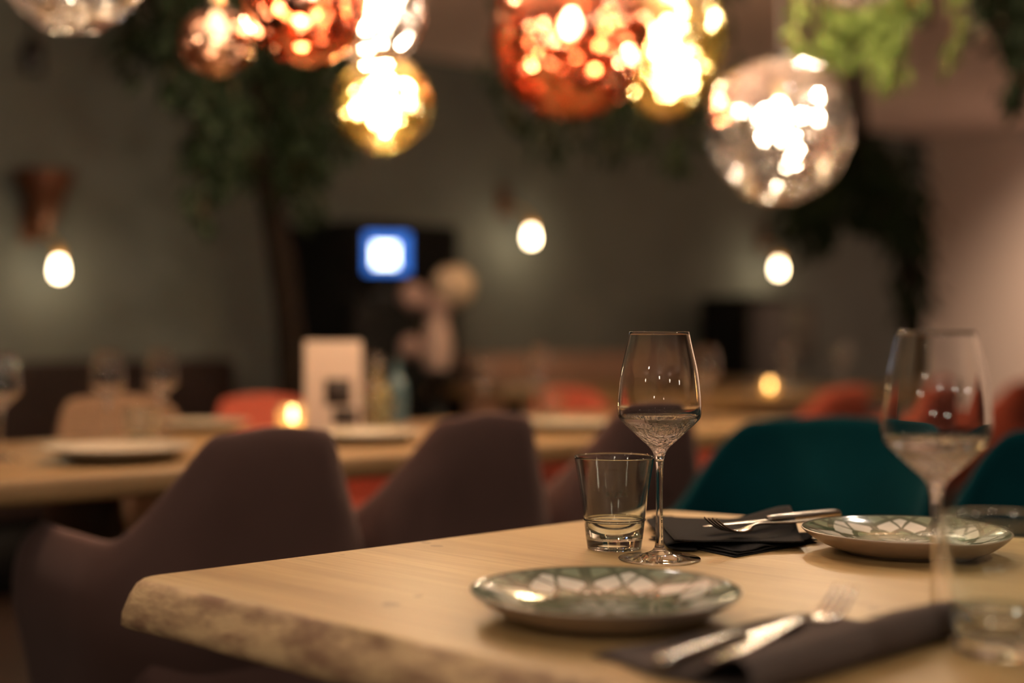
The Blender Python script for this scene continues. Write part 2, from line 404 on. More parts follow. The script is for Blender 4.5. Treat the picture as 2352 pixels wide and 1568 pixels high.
t1 = thing('dining_table', 'pale oak table with a rough live edge, nearest the viewer', 'table', (0, 0, 0))
u = Vector((.72, -.69))
E1 = Vector(xy(N3)) + u * 1.35; E2 = Vector(xy(F4)) + u * 1.35
slab('tabletop', [xy(L_), xy(N1), xy(N2), xy(N3), xy(E1), xy(E2), xy(F4), xy(F3), xy(F2), xy(F_)], .050, [.024, .026, .028, .028, .01, .015, .015, .015, .015, .012], m_oak, m_edge, t1)
def legp(x, y, ang, par, col=m_black, w_=.08):
    obj('leg', bx((x, y, (TZ - .05) / 2), (w_, w_, TZ - .052), ang, .004), col, par)
cA = Vector(xy(L_)) + Vector((.36, .02)); cB = cA + Vector((.28, .26))
for q in (cA, cB, cA + u * 1.3, cB + u * 1.3): legp(q.x, q.y, GRAIN, t1)
q0, q1 = (cA + cB) / 2, (cA + cB) / 2 + u * 1.3
obj('rail', bx(((q0 + q1) / 2).to_3d() + Vector((0, 0, TZ - .075)), (1.3, .06, .045), GRAIN), m_black, t1)

# ------------------------------------------------------------------ tables behind
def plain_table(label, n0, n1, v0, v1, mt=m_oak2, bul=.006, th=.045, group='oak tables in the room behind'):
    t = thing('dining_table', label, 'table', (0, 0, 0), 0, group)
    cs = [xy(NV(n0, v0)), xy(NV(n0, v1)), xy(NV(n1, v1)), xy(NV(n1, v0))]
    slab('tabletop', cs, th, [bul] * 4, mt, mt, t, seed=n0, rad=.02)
    for n_, v_ in ((n0 + .12, v0 + .15), (n0 + .12, v1 - .15), (n1 - .12, v0 + .15), (n1 - .12, v1 - .15)):
        q = NV(n_, v_); legp(q.x, q.y, ROOM_ANG, t, w_=.07)
    return t
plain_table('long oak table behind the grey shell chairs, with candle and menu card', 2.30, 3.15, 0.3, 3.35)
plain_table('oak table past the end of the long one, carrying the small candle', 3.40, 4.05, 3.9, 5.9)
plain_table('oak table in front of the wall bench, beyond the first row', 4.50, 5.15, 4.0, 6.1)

# ------------------------------------------------------------------ shell armchairs
m_mauve = mat('mauve_grey_velvet', (0.082, 0.046, 0.039), 0.85, spec=0.1, sheen=0.3, nscale=5, namt=0.25)
m_teal = mat('teal_velvet', (0.0008, 0.022, 0.027), 0.8, spec=0.02, sheen=0.06, nscale=6, namt=0.4)
m_terra = mat('terracotta_velvet', (0.24, 0.036, 0.014), 0.8, sheen=0.4, nscale=6, namt=0.2)
m_tan = mat('tan_velvet', (0.11, 0.062, 0.032), 0.85, sheen=0.3, nscale=6, namt=0.2)
def shell_chair(name, label, mt, loc, rz, group, Wd=.46, D=.44, top=.84, arm=.672, topw=.68, lean=.05, z0=.36, drop_s=(.25, .44)):
    """Upholstered tub chair; local +y is the way the sitter faces, origin on the floor under the back."""
    t = thing(name, label, 'chair', loc, rz, group)
    bm = bmesh.new(); NS, NZ = 56, 14; hw = Wd / 2; r = hw * .62
    path = []
    # plan: from the left arm front, round the back, to the right arm front
    straight = D - r
    total = straight + r * PI / 2 + (Wd - 2 * r) / 2
    for i in range(NS + 1):
        s = -1 + 2 * i / NS; a = abs(s) * total; sg = -1 if s < 0 else 1
        half = (Wd - 2 * r) / 2
        if a < half: p = (a, 0); nn = (0, -1); 
        elif a < half + r * PI / 2:
            th = (a - half) / r; p = (half + r * math.sin(th), r - r * math.cos(th)); nn = (math.sin(th), -math.cos(th))
        else: p = (hw, r + a - half - r * PI / 2); nn = (1, 0)
        path.append((sg * p[0], p[1], sg * nn[0], nn[1], abs(s)))
    outer, inner = [], []
    for (x, y, nx, ny, s) in path:
        hh = top - .012 * smoothstep(0, .3, s) - (top - arm) * smoothstep(drop_s[0], drop_s[1], s) + .0 + .004 * smoothstep(.75, 1, s) - .03 * smoothstep(.93, 1.0, s)
        co, ci = [], []
        for k in range(NZ + 1):
            f = k / NZ; z = z0 + (hh - z0) * f
            up = smoothstep(arm - .08, top, z); dn = smoothstep(z0 + .2, z0 - .02, z)
            fx = 1 - (1 - topw) * up - .22 * dn; fy = -lean * up + .10 * dn * (1 if y < D * .5 else .5)
            th_ = .024 * (1 - .35 * up)
            rim = .6 + .4 * min(1, (1 - f) * 4)
            co.append(bm.verts.new((x * fx + nx * th_ * rim, y + fy + ny * th_ * rim, z)))
            ci.append(bm.verts.new((x * fx - nx * th_ * rim, y + fy - ny * th_ * rim, z)))
        mt_ = bm.verts.new((x * fx, y + fy, hh + .014))
        outer.append(co); inner.append(ci + [mt_])
    for i in range(NS):
        for k in range(NZ):
            bm.faces.new((outer[i][k], outer[i + 1][k], outer[i + 1][k + 1], outer[i][k + 1]))
            bm.faces.new((inner[i][k], inner[i + 1][k], inner[i + 1][k + 1], inner[i][k + 1]))
        bm.faces.new((outer[i][NZ], outer[i + 1][NZ], inner[i + 1][NZ + 1], inner[i][NZ + 1]))
        bm.faces.new((inner[i][NZ], inner[i + 1][NZ], inner[i + 1][NZ + 1], inner[i][NZ + 1]))
        bm.faces.new((outer[i][0], outer[i + 1][0], inner[i + 1][0], inner[i][0]))
    for e in (0, NS):
        for k in range(NZ): bm.faces.new((outer[e][k], outer[e][k + 1], inner[e][k + 1], inner[e][k]))
        bm.faces.new((outer[e][NZ], inner[e][NZ + 1], inner[e][NZ]))
    sh = obj('backrest', bm, mt, t)
    ss = sh.modifiers.new('sub', 'SUBSURF'); ss.levels = 1; ss.render_levels = 1
    bm = bmesh.new(); box(bm, (0, D * .52, .43), (Wd * .80, D * .94, .13), 0, .04)
    obj('seat', bm, mt, t)
    for sx in (-1, 1):
        for y0, y1 in ((.10, .02), (D * .85, D * .98)):
            obj('leg', tb([(sx * hw * .62, y0, .365), (sx * hw * .86, y1, .0)], [.017, .010], 10), m_black, t)
    return t
def face(v): return math.atan2(-v[0], v[1])       # rotation that turns local +y to direction v
GRP = 'grey shell chairs along the long oak table'
FA = face((-.62, .785))
a = W(602, 985, 2.28); a.z = 0
chA = shell_chair('shell_armchair', 'mauve-grey velvet shell chair nearest the viewer, beside the table corner', m_mauve, a, FA, GRP)
b = W(1090, 955, 2.68); b.z = 0
dup(chA, 'mauve-grey shell chair second in the row, left of the tumbler', b, FA)
c = W(1478, 935, 3.05); c.z = 0
dup(chA, 'mauve-grey shell chair third in the row, seen behind wine glass', c, FA)
# teal chairs on the far side of the front table
GT = 'teal velvet chairs at the front table'
tf = Vector((-.62, -.78, 0))
a = W(1915, 968, 2.72); a.z = 0
chT = shell_chair('shell_armchair', 'teal velvet shell chair behind the plate with the napkin', m_teal, a, face(tf), GT, Wd=.47, D=.46, top=.825, arm=.66, topw=.98, drop_s=(.30, .62))
a = W(2575, 968, 2.42); a.z = 0
dup(chT, 'teal velvet shell chair at the right edge, behind large wine glass', a, face(tf))
# far side of the long table and beyond
a = W(280, 920, 3.62); a.z = 0
shell_chair('shell_armchair', 'tan velvet shell chair across the long table behind two wine glasses', m_tan, a, face(-NH), 'tan chairs', Wd=.46, topw=.85, top=.83)
a = W(612, 895, 4.3); a.z = 0
chO = shell_chair('shell_armchair', 'terracotta velvet chair behind the lit candle glass', m_terra, a, face(-NH), 'terracotta velvet chairs farther back', Wd=.46, topw=.85, top=.80)
for lab, n_, v_, rz in (('terracotta velvet chair beyond the second shell chair, left of wine glass', 3.50, 3.41, face(-NH)),
                        ('terracotta velvet chair right of the small candle on the far table', 2.98, 4.22, face(NH)),
                        ('terracotta velvet chair seen through the large wine glass', 2.98, 4.86, face(NH)),
                        ('terracotta velvet chair at the right picture edge by the beige wall', 2.98, 5.50, face(NH))):
    dup(chO, lab, NV(n_, v_), rz)

# ------------------------------------------------------------------ bench, cabinets and things along the back wall
m_bench = mat('dark_brown_leather', (0.02, 0.011, 0.010), 0.6, spec=0.2, nscale=3, namt=0.2)
m_benchp = mat('dusty_pink_fabric', (0.34, 0.20, 0.14), 0.9, nscale=3, namt=0.2)
m_cab = mat('matt_black_laminate', (0.003, 0.003, 0.003), 0.7, spec=0.15)
def bench(label, v0, v1, m):
    t = thing('wall_bench', label, 'bench', (0, 0, 0))
    obj('backrest', rbox(WALL_N - .20, WALL_N - .03, v0, v1, .44, .88, .03), m, t)
    obj('seat', rbox(WALL_N - .62, WALL_N - .19, v0, v1, .30, .45, .03), m, t)
    obj('base', rbox(WALL_N - .55, WALL_N - .05, v0 + .02, v1 - .02, 0, .30), m_cab, t)
bench('dark brown leather wall bench below the cone wall lamp', 0.9, 3.35, m_bench)
bench('dusty pink upholstered wall bench right of the flowers', 4.75, 6.55, m_benchp)
t = thing('cabinet', 'tall matt black cabinet behind the glowing blue screen', 'cabinet', (0, 0, 0))
obj('body', rbox(5.2, 5.76, 3.68, 4.30, .08, 1.50, .006), m_cab, t)
obj('door', rbox(5.175, 5.198, 3.69, 3.985, .10, 1.48, .003), m_cab, t)
obj('door', rbox(5.175, 5.198, 3.995, 4.29, .10, 1.48, .003), m_cab, t)
obj('plinth', rbox(5.24, 5.74, 3.70, 4.28, 0, .08), m_black, t)
m_screen = bpy.data.materials.new('glowing_screen'); m_screen.use_nodes = True
def screen_mat(m):
    nt = m.node_tree; e = NT(m); b = nt.nodes['Principled BSDF']; tc = nt.nodes.new('ShaderNodeTexCoord')
    sp = nt.nodes.new('ShaderNodeSeparateXYZ'); nt.links.new(tc.outputs['Generated'], sp.inputs[0])
    dx = e.m('ABSOLUTE', e.m('SUBTRACT', sp.outputs['X'], 0.45)); dz = e.m('ABSOLUTE', e.m('SUBTRACT', sp.outputs['Z'], 0.45))
    win = e.m('MULTIPLY', e.m('LESS_THAN', dx, 0.26), e.m('LESS_THAN', dz, 0.28))
    col = e.mix(win, (0.05, 0.22, 0.85), (0.85, 0.95, 1.0))
    nt.links.new(col, b.inputs['Emission Color'])
    nt.links.new(e.m('ADD', e.m('MULTIPLY', win, 5.0), 1.3), b.inputs['Emission Strength'])
    b.inputs['Base Color'].default_value = (.01, .01, .01, 1)
screen_mat(m_screen)
p = W(888, 582, 6.1)
t = thing('monitor', 'small monitor glowing blue and white beside the black cabinet', 'screen', p, ROOM_ANG - .5)
obj('screen', bx((0, -.0225, 0), (.190, .004, .170)), m_screen, t)
obj('case', bx((0, .012, 0), (.205, .04, .185), 0, .006), m_black, t)
obj('stand', bx((0, .025, -.12), (.03, .02, .12)), m_black, t)
obj('foot', bx((0, .0, -.18), (.14, .12, .015), 0, .004), m_black, t)
ped = W(888, 582, 6.1)
t = thing('till_counter', 'narrow black counter carrying the glowing monitor', 'counter', (ped.x, ped.y, 0), ROOM_ANG - .5)
obj('top', bx((0, 0, ped.z - .20), (.34, .26, .025), 0, .004), m_cab, t)
obj('body', bx((0, 0, (ped.z - .2125) / 2), (.30, .22, ped.z - .2145), 0, .003), m_cab, t)
# flowers
m_vase = mat('dusty_pink_ceramic', (0.30, 0.215, 0.185), 0.6)
m_flow = mat('cream_dried_petals', (0.40, 0.31, 0.22), 0.9, nscale=20, namt=0.3)
m_flow2 = mat('pink_dried_petals', (0.25, 0.165, 0.145), 0.9, nscale=20, namt=0.3)
m_stem = mat('dry_brown_stem', (0.08, 0.05, 0.02), 0.8)
p = W(1005, 850, 5.6)
t = thing('flower_vase', 'dusty pink vase of cream and pink dried flower heads', 'vase', p)
obj('vase', lathe(bmesh.new(), catmull([(0, 0), (.045, .0), (.058, .05), (.058, .11), (.047, .17), (.04, .20), (.047, .215), (.038, .213), (.03, .19), (0, .18)], 3), 24), m_vase, t)
for dx, dz, r, mm in ((.065, .33, .082, m_flow), (-.095, .29, .055, m_flow2), (.0, .25, .05, m_flow2), (-.105, .09, .045, m_flow2)):
    obj('stem', tb([(0, 0, .15), (dx * .5, 0, .16 + dz * .3), (dx, 0, dz)], .004, 6), m_stem, t)
    bm = bmesh.new(); bmesh.ops.create_icosphere(bm, subdivisions=3, radius=r)
    for v in bm.verts: v.co *= 1 + .25 * noise.noise(v.co * 60)
    obj('flower_head', bm, mm, t, loc=(dx, 0, dz))
t = thing('side_table', 'small dark round stand under the flower vase', 'table', (p.x, p.y, 0))
obj('top', lathe(bmesh.new(), [(0, p.z - .025), (.17, p.z - .025), (.175, p.z - .012), (.17, p.z - .0005), (0, p.z - .0005)], 32), m_cab, t)
obj('column', lathe(bmesh.new(), [(0, .02), (.025, .02), (.025, p.z - .026), (0, p.z - .026)], 16), m_black, t)
obj('foot', lathe(bmesh.new(), [(0, 0), (.15, 0), (.15, .012), (.03, .02), (0, .02)], 24), m_black, t)
# right part of the back wall
t = thing('loudspeaker', 'black loudspeaker cabinet against the wall behind the wine glass rim', 'speaker', NV(5.55, 6.88, .0), ROOM_ANG)
obj('body', bx((0, 0, .62), (.42, .36, 1.20), 0, .01), m_cab, t)
obj('grille', bx((0, -.185, .62), (.37, .012, 1.12), 0, .003), m_black, t)
obj('plinth', bx((0, 0, .01), (.36, .30, .02)), m_black, t)
m_art = mat('grey_green_print', (0.14, 0.135, 0.11), 0.7, nscale=4, namt=0.5)
t = thing('framed_picture', 'grey picture in a dark frame right of the black loudspeaker', 'picture', NV(5.775, 7.62, 1.02), ROOM_ANG)
obj('canvas', bx((0, -.012, 0), (.46, .006, .30)), m_art, t)
obj('frame', bx((0, 0, 0), (.52, .022, .36), 0, .003), m_base, t)
m_tealp = mat('teal_paint', (0.03, 0.16, 0.13), 0.6)
t = tag(obj('folding_screen', rbox(2.6, 2.64, 6.6, 7.5, 0.01, 2.0, .004), m_tealp), 'teal painted panel at the far right edge of the room', 'panel')

# ------------------------------------------------------------------ plants
def leafmat(name, col): return mat(name, col, 0.6, spec=0.12, nscale=8, namt=0.4)
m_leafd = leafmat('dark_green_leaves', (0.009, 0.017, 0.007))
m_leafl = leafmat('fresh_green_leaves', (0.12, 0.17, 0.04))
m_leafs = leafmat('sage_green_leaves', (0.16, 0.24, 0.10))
m_bark = mat('dark_bark', (0.009, 0.006, 0.004), 0.9, spec=0.1, bump=0.6, bscale=25, nscale=10, namt=0.4)
def leaf(bm, p, d, n, L, wd):
    d = d.normalized(); s = d.cross(n).normalized(); n = s.cross(d)
    a = bm.verts.new(p); b_ = bm.verts.new(p + d * L * .5 + s * wd - n * L * .04); c_ = bm.verts.new(p + d * L - n * L * .18)
    e = bm.verts.new(p + d * L * .5 - s * wd - n * L * .04); m_ = bm.verts.new(p + d * L * .5 + n * L * .05)
    bm.faces.new((a, b_, m_)); bm.faces.new((b_, c_, m_)); bm.faces.new((c_, e, m_)); bm.faces.new((e, a, m_))
def vine_plant(label, strands, mt, seed, leafL=.05, dens=70, spread=.05, name='hanging_plant', cat='plant', group='plants trailing from the ceiling', trunk=None):
    rnd = random.Random(seed)
    base = Vector(strands[0][0])
    t = thing(name, label, cat, base, 0, group)
    fb, sb = bmesh.new(), bmesh.new()
    for st in strands:
        pts = catmull([tuple(Vector(q) - base) for q in st], 8)
        tube(sb, pts, .004, 6)
        Ln = sum((Vector(pts[i + 1]) - Vector(pts[i])).length for i in range(len(pts) - 1))
        for k in range(int(Ln * dens)):
            f = rnd.random() * (len(pts) - 1.001); i = int(f); p_ = Vector(pts[i]).lerp(Vector(pts[i + 1]), f - i)
            taper = .55 + .45 * (1 - f / len(pts))
            o = Vector((rnd.gauss(0, 1), rnd.gauss(0, 1), rnd.gauss(0, .5))) * spread * .5 * taper
            d = Vector((rnd.gauss(0, 1), rnd.gauss(0, 1), -1.0 - rnd.random())); n_ = Vector((rnd.gauss(0, 1), rnd.gauss(0, 1), 1))
            leaf(fb, p_ + o, d, n_, leafL * rnd.uniform(.6, 1.2), leafL * .22)
    obj('foliage', fb, mt, t, smooth=False); obj('stem', sb, m_stem, t)
    if trunk: obj('trunk', tb([tuple(Vector(q) - base) for q in trunk[0]], trunk[1], 14), m_bark, t)
    return t
def drop(px, y0, y1, d, sway=0.0, steps=4):
    """A strand from the ceiling down to pixel row y1, drawn at column px."""
    b_ = W(px, y1, d); a_ = Vector((b_.x + sway, b_.y + sway * .4, CEIL - .002))
    return [a_.lerp(b_, i / steps) + Vector((math.sin(i * 2.1 + px) * .02, math.cos(i * 1.7 + px) * .02, 0)) * (0 if i == 0 else 1) for i in range(steps + 1)]
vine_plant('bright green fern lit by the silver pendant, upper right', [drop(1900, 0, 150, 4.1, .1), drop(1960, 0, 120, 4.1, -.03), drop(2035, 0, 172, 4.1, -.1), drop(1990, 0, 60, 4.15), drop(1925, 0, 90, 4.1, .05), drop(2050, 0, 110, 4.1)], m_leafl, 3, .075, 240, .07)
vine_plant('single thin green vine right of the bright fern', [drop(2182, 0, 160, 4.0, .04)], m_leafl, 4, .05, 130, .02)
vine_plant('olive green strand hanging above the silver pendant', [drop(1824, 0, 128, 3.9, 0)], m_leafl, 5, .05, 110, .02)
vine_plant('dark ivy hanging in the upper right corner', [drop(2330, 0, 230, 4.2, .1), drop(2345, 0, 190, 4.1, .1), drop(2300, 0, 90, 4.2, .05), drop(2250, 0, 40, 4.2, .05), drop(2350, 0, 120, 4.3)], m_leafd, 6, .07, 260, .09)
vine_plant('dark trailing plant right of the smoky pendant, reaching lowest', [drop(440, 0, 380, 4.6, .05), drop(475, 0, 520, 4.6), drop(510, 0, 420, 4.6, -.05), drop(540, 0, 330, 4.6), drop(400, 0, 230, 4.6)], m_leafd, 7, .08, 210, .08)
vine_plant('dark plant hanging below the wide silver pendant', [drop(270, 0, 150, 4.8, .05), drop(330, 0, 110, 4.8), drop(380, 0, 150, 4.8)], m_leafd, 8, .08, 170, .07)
tb0 = W(672, 765, 5.2); tb0.z = .0
tr = [tb0, W(675, 900, 5.2), W(660, 700, 5.2), W(640, 560, 5.2), W(612, 420, 5.2), W(600, 300, 5.2), Vector((W(590, 0, 5.2).x, 5.2, CEIL))]
tr[0] = Vector((tr[1].x, 5.2, 0.0))
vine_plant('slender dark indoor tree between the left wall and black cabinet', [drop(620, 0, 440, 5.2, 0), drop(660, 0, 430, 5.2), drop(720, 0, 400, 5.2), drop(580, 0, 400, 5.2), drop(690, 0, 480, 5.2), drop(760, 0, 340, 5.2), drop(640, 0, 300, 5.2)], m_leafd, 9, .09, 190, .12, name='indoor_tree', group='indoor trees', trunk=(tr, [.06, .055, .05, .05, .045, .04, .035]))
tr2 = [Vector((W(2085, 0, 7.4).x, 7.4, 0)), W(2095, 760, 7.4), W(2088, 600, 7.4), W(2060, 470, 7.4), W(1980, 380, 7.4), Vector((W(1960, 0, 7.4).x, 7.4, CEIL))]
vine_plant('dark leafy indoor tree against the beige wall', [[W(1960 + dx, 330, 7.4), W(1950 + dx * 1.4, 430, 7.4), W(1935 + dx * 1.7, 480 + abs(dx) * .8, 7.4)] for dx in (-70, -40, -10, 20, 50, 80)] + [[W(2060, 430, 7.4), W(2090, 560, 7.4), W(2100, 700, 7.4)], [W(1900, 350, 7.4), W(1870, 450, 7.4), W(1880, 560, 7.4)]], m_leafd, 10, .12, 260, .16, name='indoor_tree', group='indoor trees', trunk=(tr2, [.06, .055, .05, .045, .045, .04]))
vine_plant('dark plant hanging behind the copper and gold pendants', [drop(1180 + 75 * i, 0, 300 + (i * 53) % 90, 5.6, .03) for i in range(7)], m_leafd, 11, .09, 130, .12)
# unlit black ceiling spots
for lab, px, py, d_ in (('black ceiling spot on the left near the wall', 75, 130, 5.2), ('black ceiling spot between the green fern and thin vine', 2115, 25, 6.0)):
    p = W(px, py, d_)
    t = thing('ceiling_spot', lab, 'lamp', (p.x, p.y, p.z), 0, 'unlit black ceiling spots')
    obj('housing', lathe(bmesh.new(), [(0, -.06), (.038, -.06), (.042, -.05), (.042, .05), (.03, .06), (0, .06)], 20), m_black, t)
    obj('stem', tb([(0, 0, .058), (0, 0, CEIL - p.z)], .008, 8), m_black, t)

# ------------------------------------------------------------------ glass
def glass_mat(name, col=(1, 1, 1), ior=1.5, crinkle=False):
    m = mat(name, col, 0.0, trans=1.0, ior=ior)
    if crinkle:
        nt = m.node_tree; e = NT(m); b = nt.nodes['Principled BSDF']; tc = nt.nodes['Texture Coordinate'].outputs['Object']
        sp = nt.nodes.new('ShaderNodeSeparateXYZ'); nt.links.new(tc, sp.inputs[0])
        n = e.noise(tc, 260, 2)
        k = e.m('MULTIPLY', e.m('GREATER_THAN', sp.outputs['Z'], 0.112), e.m('LESS_THAN', sp.outputs['Z'], 0.150))
        bp = nt.nodes.new('ShaderNodeBump'); bp.inputs['Distance'].default_value = 0.003
        nt.links.new(e.m('MULTIPLY', k, 0.9), bp.inputs['Strength']); nt.links.new(n, bp.inputs['Height']); nt.links.new(bp.outputs['Normal'], b.inputs['Normal'])
    return m
m_glass = glass_mat('clear_crystal', (1, 1, 1), 1.5)
m_glassc = glass_mat('clear_crystal_bowl', (1, 1, 1), 1.5, True)
m_glassg = glass_mat('faint_green_glass', (0.95, 1.0, 0.975), 1.5)
m_water = glass_mat('clear_water', (1, 1, 1), 1.33)
WG_OUT = [(.0323, .2464), (.0361, .2285), (.0415, .2045), (.0442, .183), (.0453, .168), (.0450, .158), (.0437, .1530), (.0405, .1492), (.0363, .1450), (.0292, .1385), (.0222, .1318), (.0150, .1255), (.0105, .1210), (.0068, .1150), (.0052, .1080)]
def wine_glass(label, loc, group, seg=72, scale=1.0):
    t = thing('wine_glass', label, 'glass', loc, 0, group)
    out = catmull(WG_OUT, 4)
    inn = catmull([(.0316, .2460), (.0352, .2285), (.0405, .2045), (.0432, .183), (.0443, .168), (.0439, .159), (.0424, .1545), (.0392, .1510), (.0345, .1468), (.0270, .1400), (.0195, .1334), (.0110, .1272), (0, .1245)], 4)
    bm = bmesh.new()
    lathe(bm, [(0, .1075)] + out[::-1] + [(.0320, .2468)] + inn, seg)
    obj('bowl', bm, m_glassc, t)
    st = catmull([(.0052, .1075), (.0042, .098), (.0038, .085), (.0037, .060), (.0039, .035), (.0046, .018), (.0060, .0125), (.0095, .0092), (.018, .0062), (.030, .0038), (.0410, .0026), (.0442, .0020), (.0444, .0010), (.0436, .0004)], 4)
    obj('stem', lathe(bmesh.new(), [(0, .1072)] + st[:32] + [(0, st[31][1])], 40), m_glass, t)
    obj('foot', lathe(bmesh.new(), [(0, st[31][1] - .0001)] + st[31:] + [(0, .0007)], seg), m_glass, t)
    t.scale = (scale,) * 3
    return t
def cone_water(label, loc, scale=1.0):
    bm = bmesh.new()
    pr = catmull([(0, .1243), (.0112, .1270), (.0197, .1332), (.0272, .1398), (.0348, .1467), (.0398, .1512), (.0426, .1540)], 4)
    lathe(bm, pr + [(0, .1540)], 72)
    return tag(obj('water', bm, m_water, loc=loc), label, 'water')
GG = 'stemmed wine glasses on the front table'
g1 = TP(1514.5, 1284.5)
wg = wine_glass('sharp in-focus stemmed wine glass standing beside the tumbler', g1, GG)
cone_water('clear liquid filling the pointed bowl of the in-focus wine glass', g1)
g2 = TP(2151, 1428)
dup(wg, 'large blurred stemmed wine glass in the right foreground', g2)
cone_water('clear liquid filling the pointed bowl of the blurred foreground wine glass', g2)
TO = [(.0308, .0), (.0312, .004), (.0340, .030), (.0372, .055), (.0455, .1045)]
def tumbler(label, loc, group):
    t = thing('water_tumbler', label, 'glass', loc, 0, group)
    bm = bmesh.new()
    o = catmull([(.0292, .0003), (.0307, .0012), (.0314, .006), (.0330, .018), (.0347, .033), (.0375, .055), (.0415, .080), (.0447, .1000), (.0456, .1040)], 4)
    i = catmull([(.0440, .1040), (.0431, .1000), (.0400, .080), (.0361, .055), (.0332, .033), (.0312, .018), (.0295, .0135), (.0240, .0118), (.0, .0115)], 4)
    lathe(bm, [(0, .0012), (.026, .0010)] + o + [(.0452, .1054), (.0444, .1053)] + i, 80)
    obj('body', bm, m_glassg, t)
    bm = bmesh.new()
    lathe(bm, [(.0343, .0318), (.0353, .0326), (.0357, .0335), (.0354, .0343), (.0346, .0350)], 80, closed=True)
    obj('ring', bm, m_glassg, t)
    return t
def tumbler_water(label, loc, scale=1.0):
    bm = bmesh.new()
    lathe(bm, [(0, .0113), (.0242, .0116), (.0297, .0134), (.0314, .018), (.0335, .0335), (0, .0335)], 72)
    return tag(obj('water', bm, m_water, loc=loc), label, 'water')
def small_text(body, size, m, parent, loc, rot):
    cu = bpy.data.curves.new('lettering', 'FONT'); cu.body = body; cu.size = size; cu.extrude = .0001; cu.align_x = 'CENTER'
    tmp = bpy.data.objects.new('tmp', cu); C.objects.link(tmp); me = bpy.data.meshes.new_from_object(tmp); bpy.data.objects.remove(tmp)
    o = bpy.data.objects.new('lettering', me); C.objects.link(o); me.materials.clear(); me.materials.append(m); o.parent = parent; o.location = loc; o.rotation_euler = rot
    return o
q1 = TP(1414, 1259.5); q1.x = (1411 - 1176) / F * q1.y
tu = tumbler('clear tapered tumbler of water left of the in-focus wine glass', q1, 'water tumblers on the front table')
m_ink = mat('dark_green_print', (0.01, 0.02, 0.015), 0.6)
tumbler_water('shallow clear water in the in-focus tumbler', q1)
q2 = TP(2292, 1500)
dup(tu, 'blurred tumbler of water at the lower right edge', q2)
tumbler_water('shallow clear water in the blurred tumbler at lower right', q2)
small_text('REZZA', .0085, m_ink, tu, (.006, .0392, .0545), (PI / 2 - .17, 0, 0))

# ------------------------------------------------------------------ plates with a leaf pattern
def plate_mat():
    m = mat('glazed_leaf_pattern', (0.3, 0.35, 0.27), 0.12, coat=0.3); nt = m.node_tree; e = NT(m); b = nt.nodes['Principled BSDF']
    tc = nt.nodes['Texture Coordinate'].outputs['Object']
    sp = nt.nodes.new('ShaderNodeSeparateXYZ'); nt.links.new(tc, sp.inputs[0]); X, Y, Z = sp.outputs
    r = e.m('DIVIDE', e.m('SQRT', e.m('ADD', e.m('MULTIPLY', X, X), e.m('MULTIPLY', Y, Y))), 0.116)
    th = e.m('ARCTAN2', Y, X)
    nz = e.m('MULTIPLY', e.m('SUBTRACT', e.noise(tc, 45, 2), 0.5), 0.06)
    a = e.m('PINGPONG', e.m('MULTIPLY', th, 8 / (2 * PI)), 0.5)            # 0..0.5 inside a petal
    a = e.m('ADD', a, nz)
    a2 = e.m('MULTIPLY', a, 2)                                            # 0..1
    ch = e.m('PINGPONG', e.m('SUBTRACT', e.m('MULTIPLY', r, 3.4), e.m('MULTIPLY', a2, 0.75)), 1.0)
    ch = e.m('ADD', ch, nz)
    arc = e.m('PINGPONG', e.m('ADD', e.m('MULTIPLY', r, 2.3), e.m('MULTIPLY', e.m('POWER', a2, 2.0), 1.0)), 1.0)
    sage = (0.16, 0.20, 0.125); white = (0.60, 0.58, 0.50); dark = (0.035, 0.055, 0.028)
    col = e.mix(e.m('LESS_THAN', ch, 0.42), sage, white)
    l1 = e.m('LESS_THAN', e.m('ABSOLUTE', e.m('SUBTRACT', ch, 0.52)), 0.13)
    l2 = e.m('LESS_THAN', e.m('ABSOLUTE', e.m('SUBTRACT', arc, 0.55)), 0.10)
    l3 = e.m('LESS_THAN', a2, 0.14)
    col = e.mix(e.m('MULTIPLY', e.m('MAXIMUM', e.m('MAXIMUM', l1, l2), l3), 0.95), col, dark)
    mott = e.noise(tc, 120, 3)
    col = e.mix(e.m('MULTIPLY', mott, 0.3), col, sage)
    col = e.mix(e.m('GREATER_THAN', r, 0.975), col, (0.10, 0.13, 0.085))
    nt.links.new(col, b.inputs['Base Color']); return m
m_plate = plate_mat(); m_plateu = mat('cream_stoneware_glaze', (0.36, 0.275, 0.205), 0.3)
def plate(label, loc, group, R=.116, rz=0.0):
    t = thing('dinner_plate', label, 'plate', loc, rz, group)
    s = R / .116
    top = [(0, .0105), (.03, .0105), (.055, .0108), (.075, .0125), (.092, .0165), (.105, .0218), (.1145, .0262)]
    obj('decorated_face', lathe(bmesh.new(), [(0, .0090), (.055, .0092), (.1135, .0250), (.1152, .0268)] + [(r_, z_) for r_, z_ in catmull(top, 4)][::-1], 96), m_plate, t)
    und = catmull([(.1160, .0270), (.1155, .0252), (.108, .0190), (.094, .0105), (.078, .0045), (.068, .0028)], 4)
    obj('underside', lathe(bmesh.new(), [(.1150, .0272)] + und + [(.067, .0002), (.064, .0002), (.062, .0030), (0, .0035), (0, .0088), (.055, .0090), (.1130, .0248)], 96), m_plateu, t)
    t.scale = (s,) * 3
    return t
GP = 'plates with a green leaf pattern'
p1 = W(1390, 1350, 1.217); p1.z = TZ
pl = plate('nearest plate with green leaf pattern, in front of the tumbler', p1, GP, rz=.11)
p2 = W(2083, 1212, 1.593); p2.z = TZ
dup(pl, 'green leaf patterned plate in front of the teal chair', p2, .2)

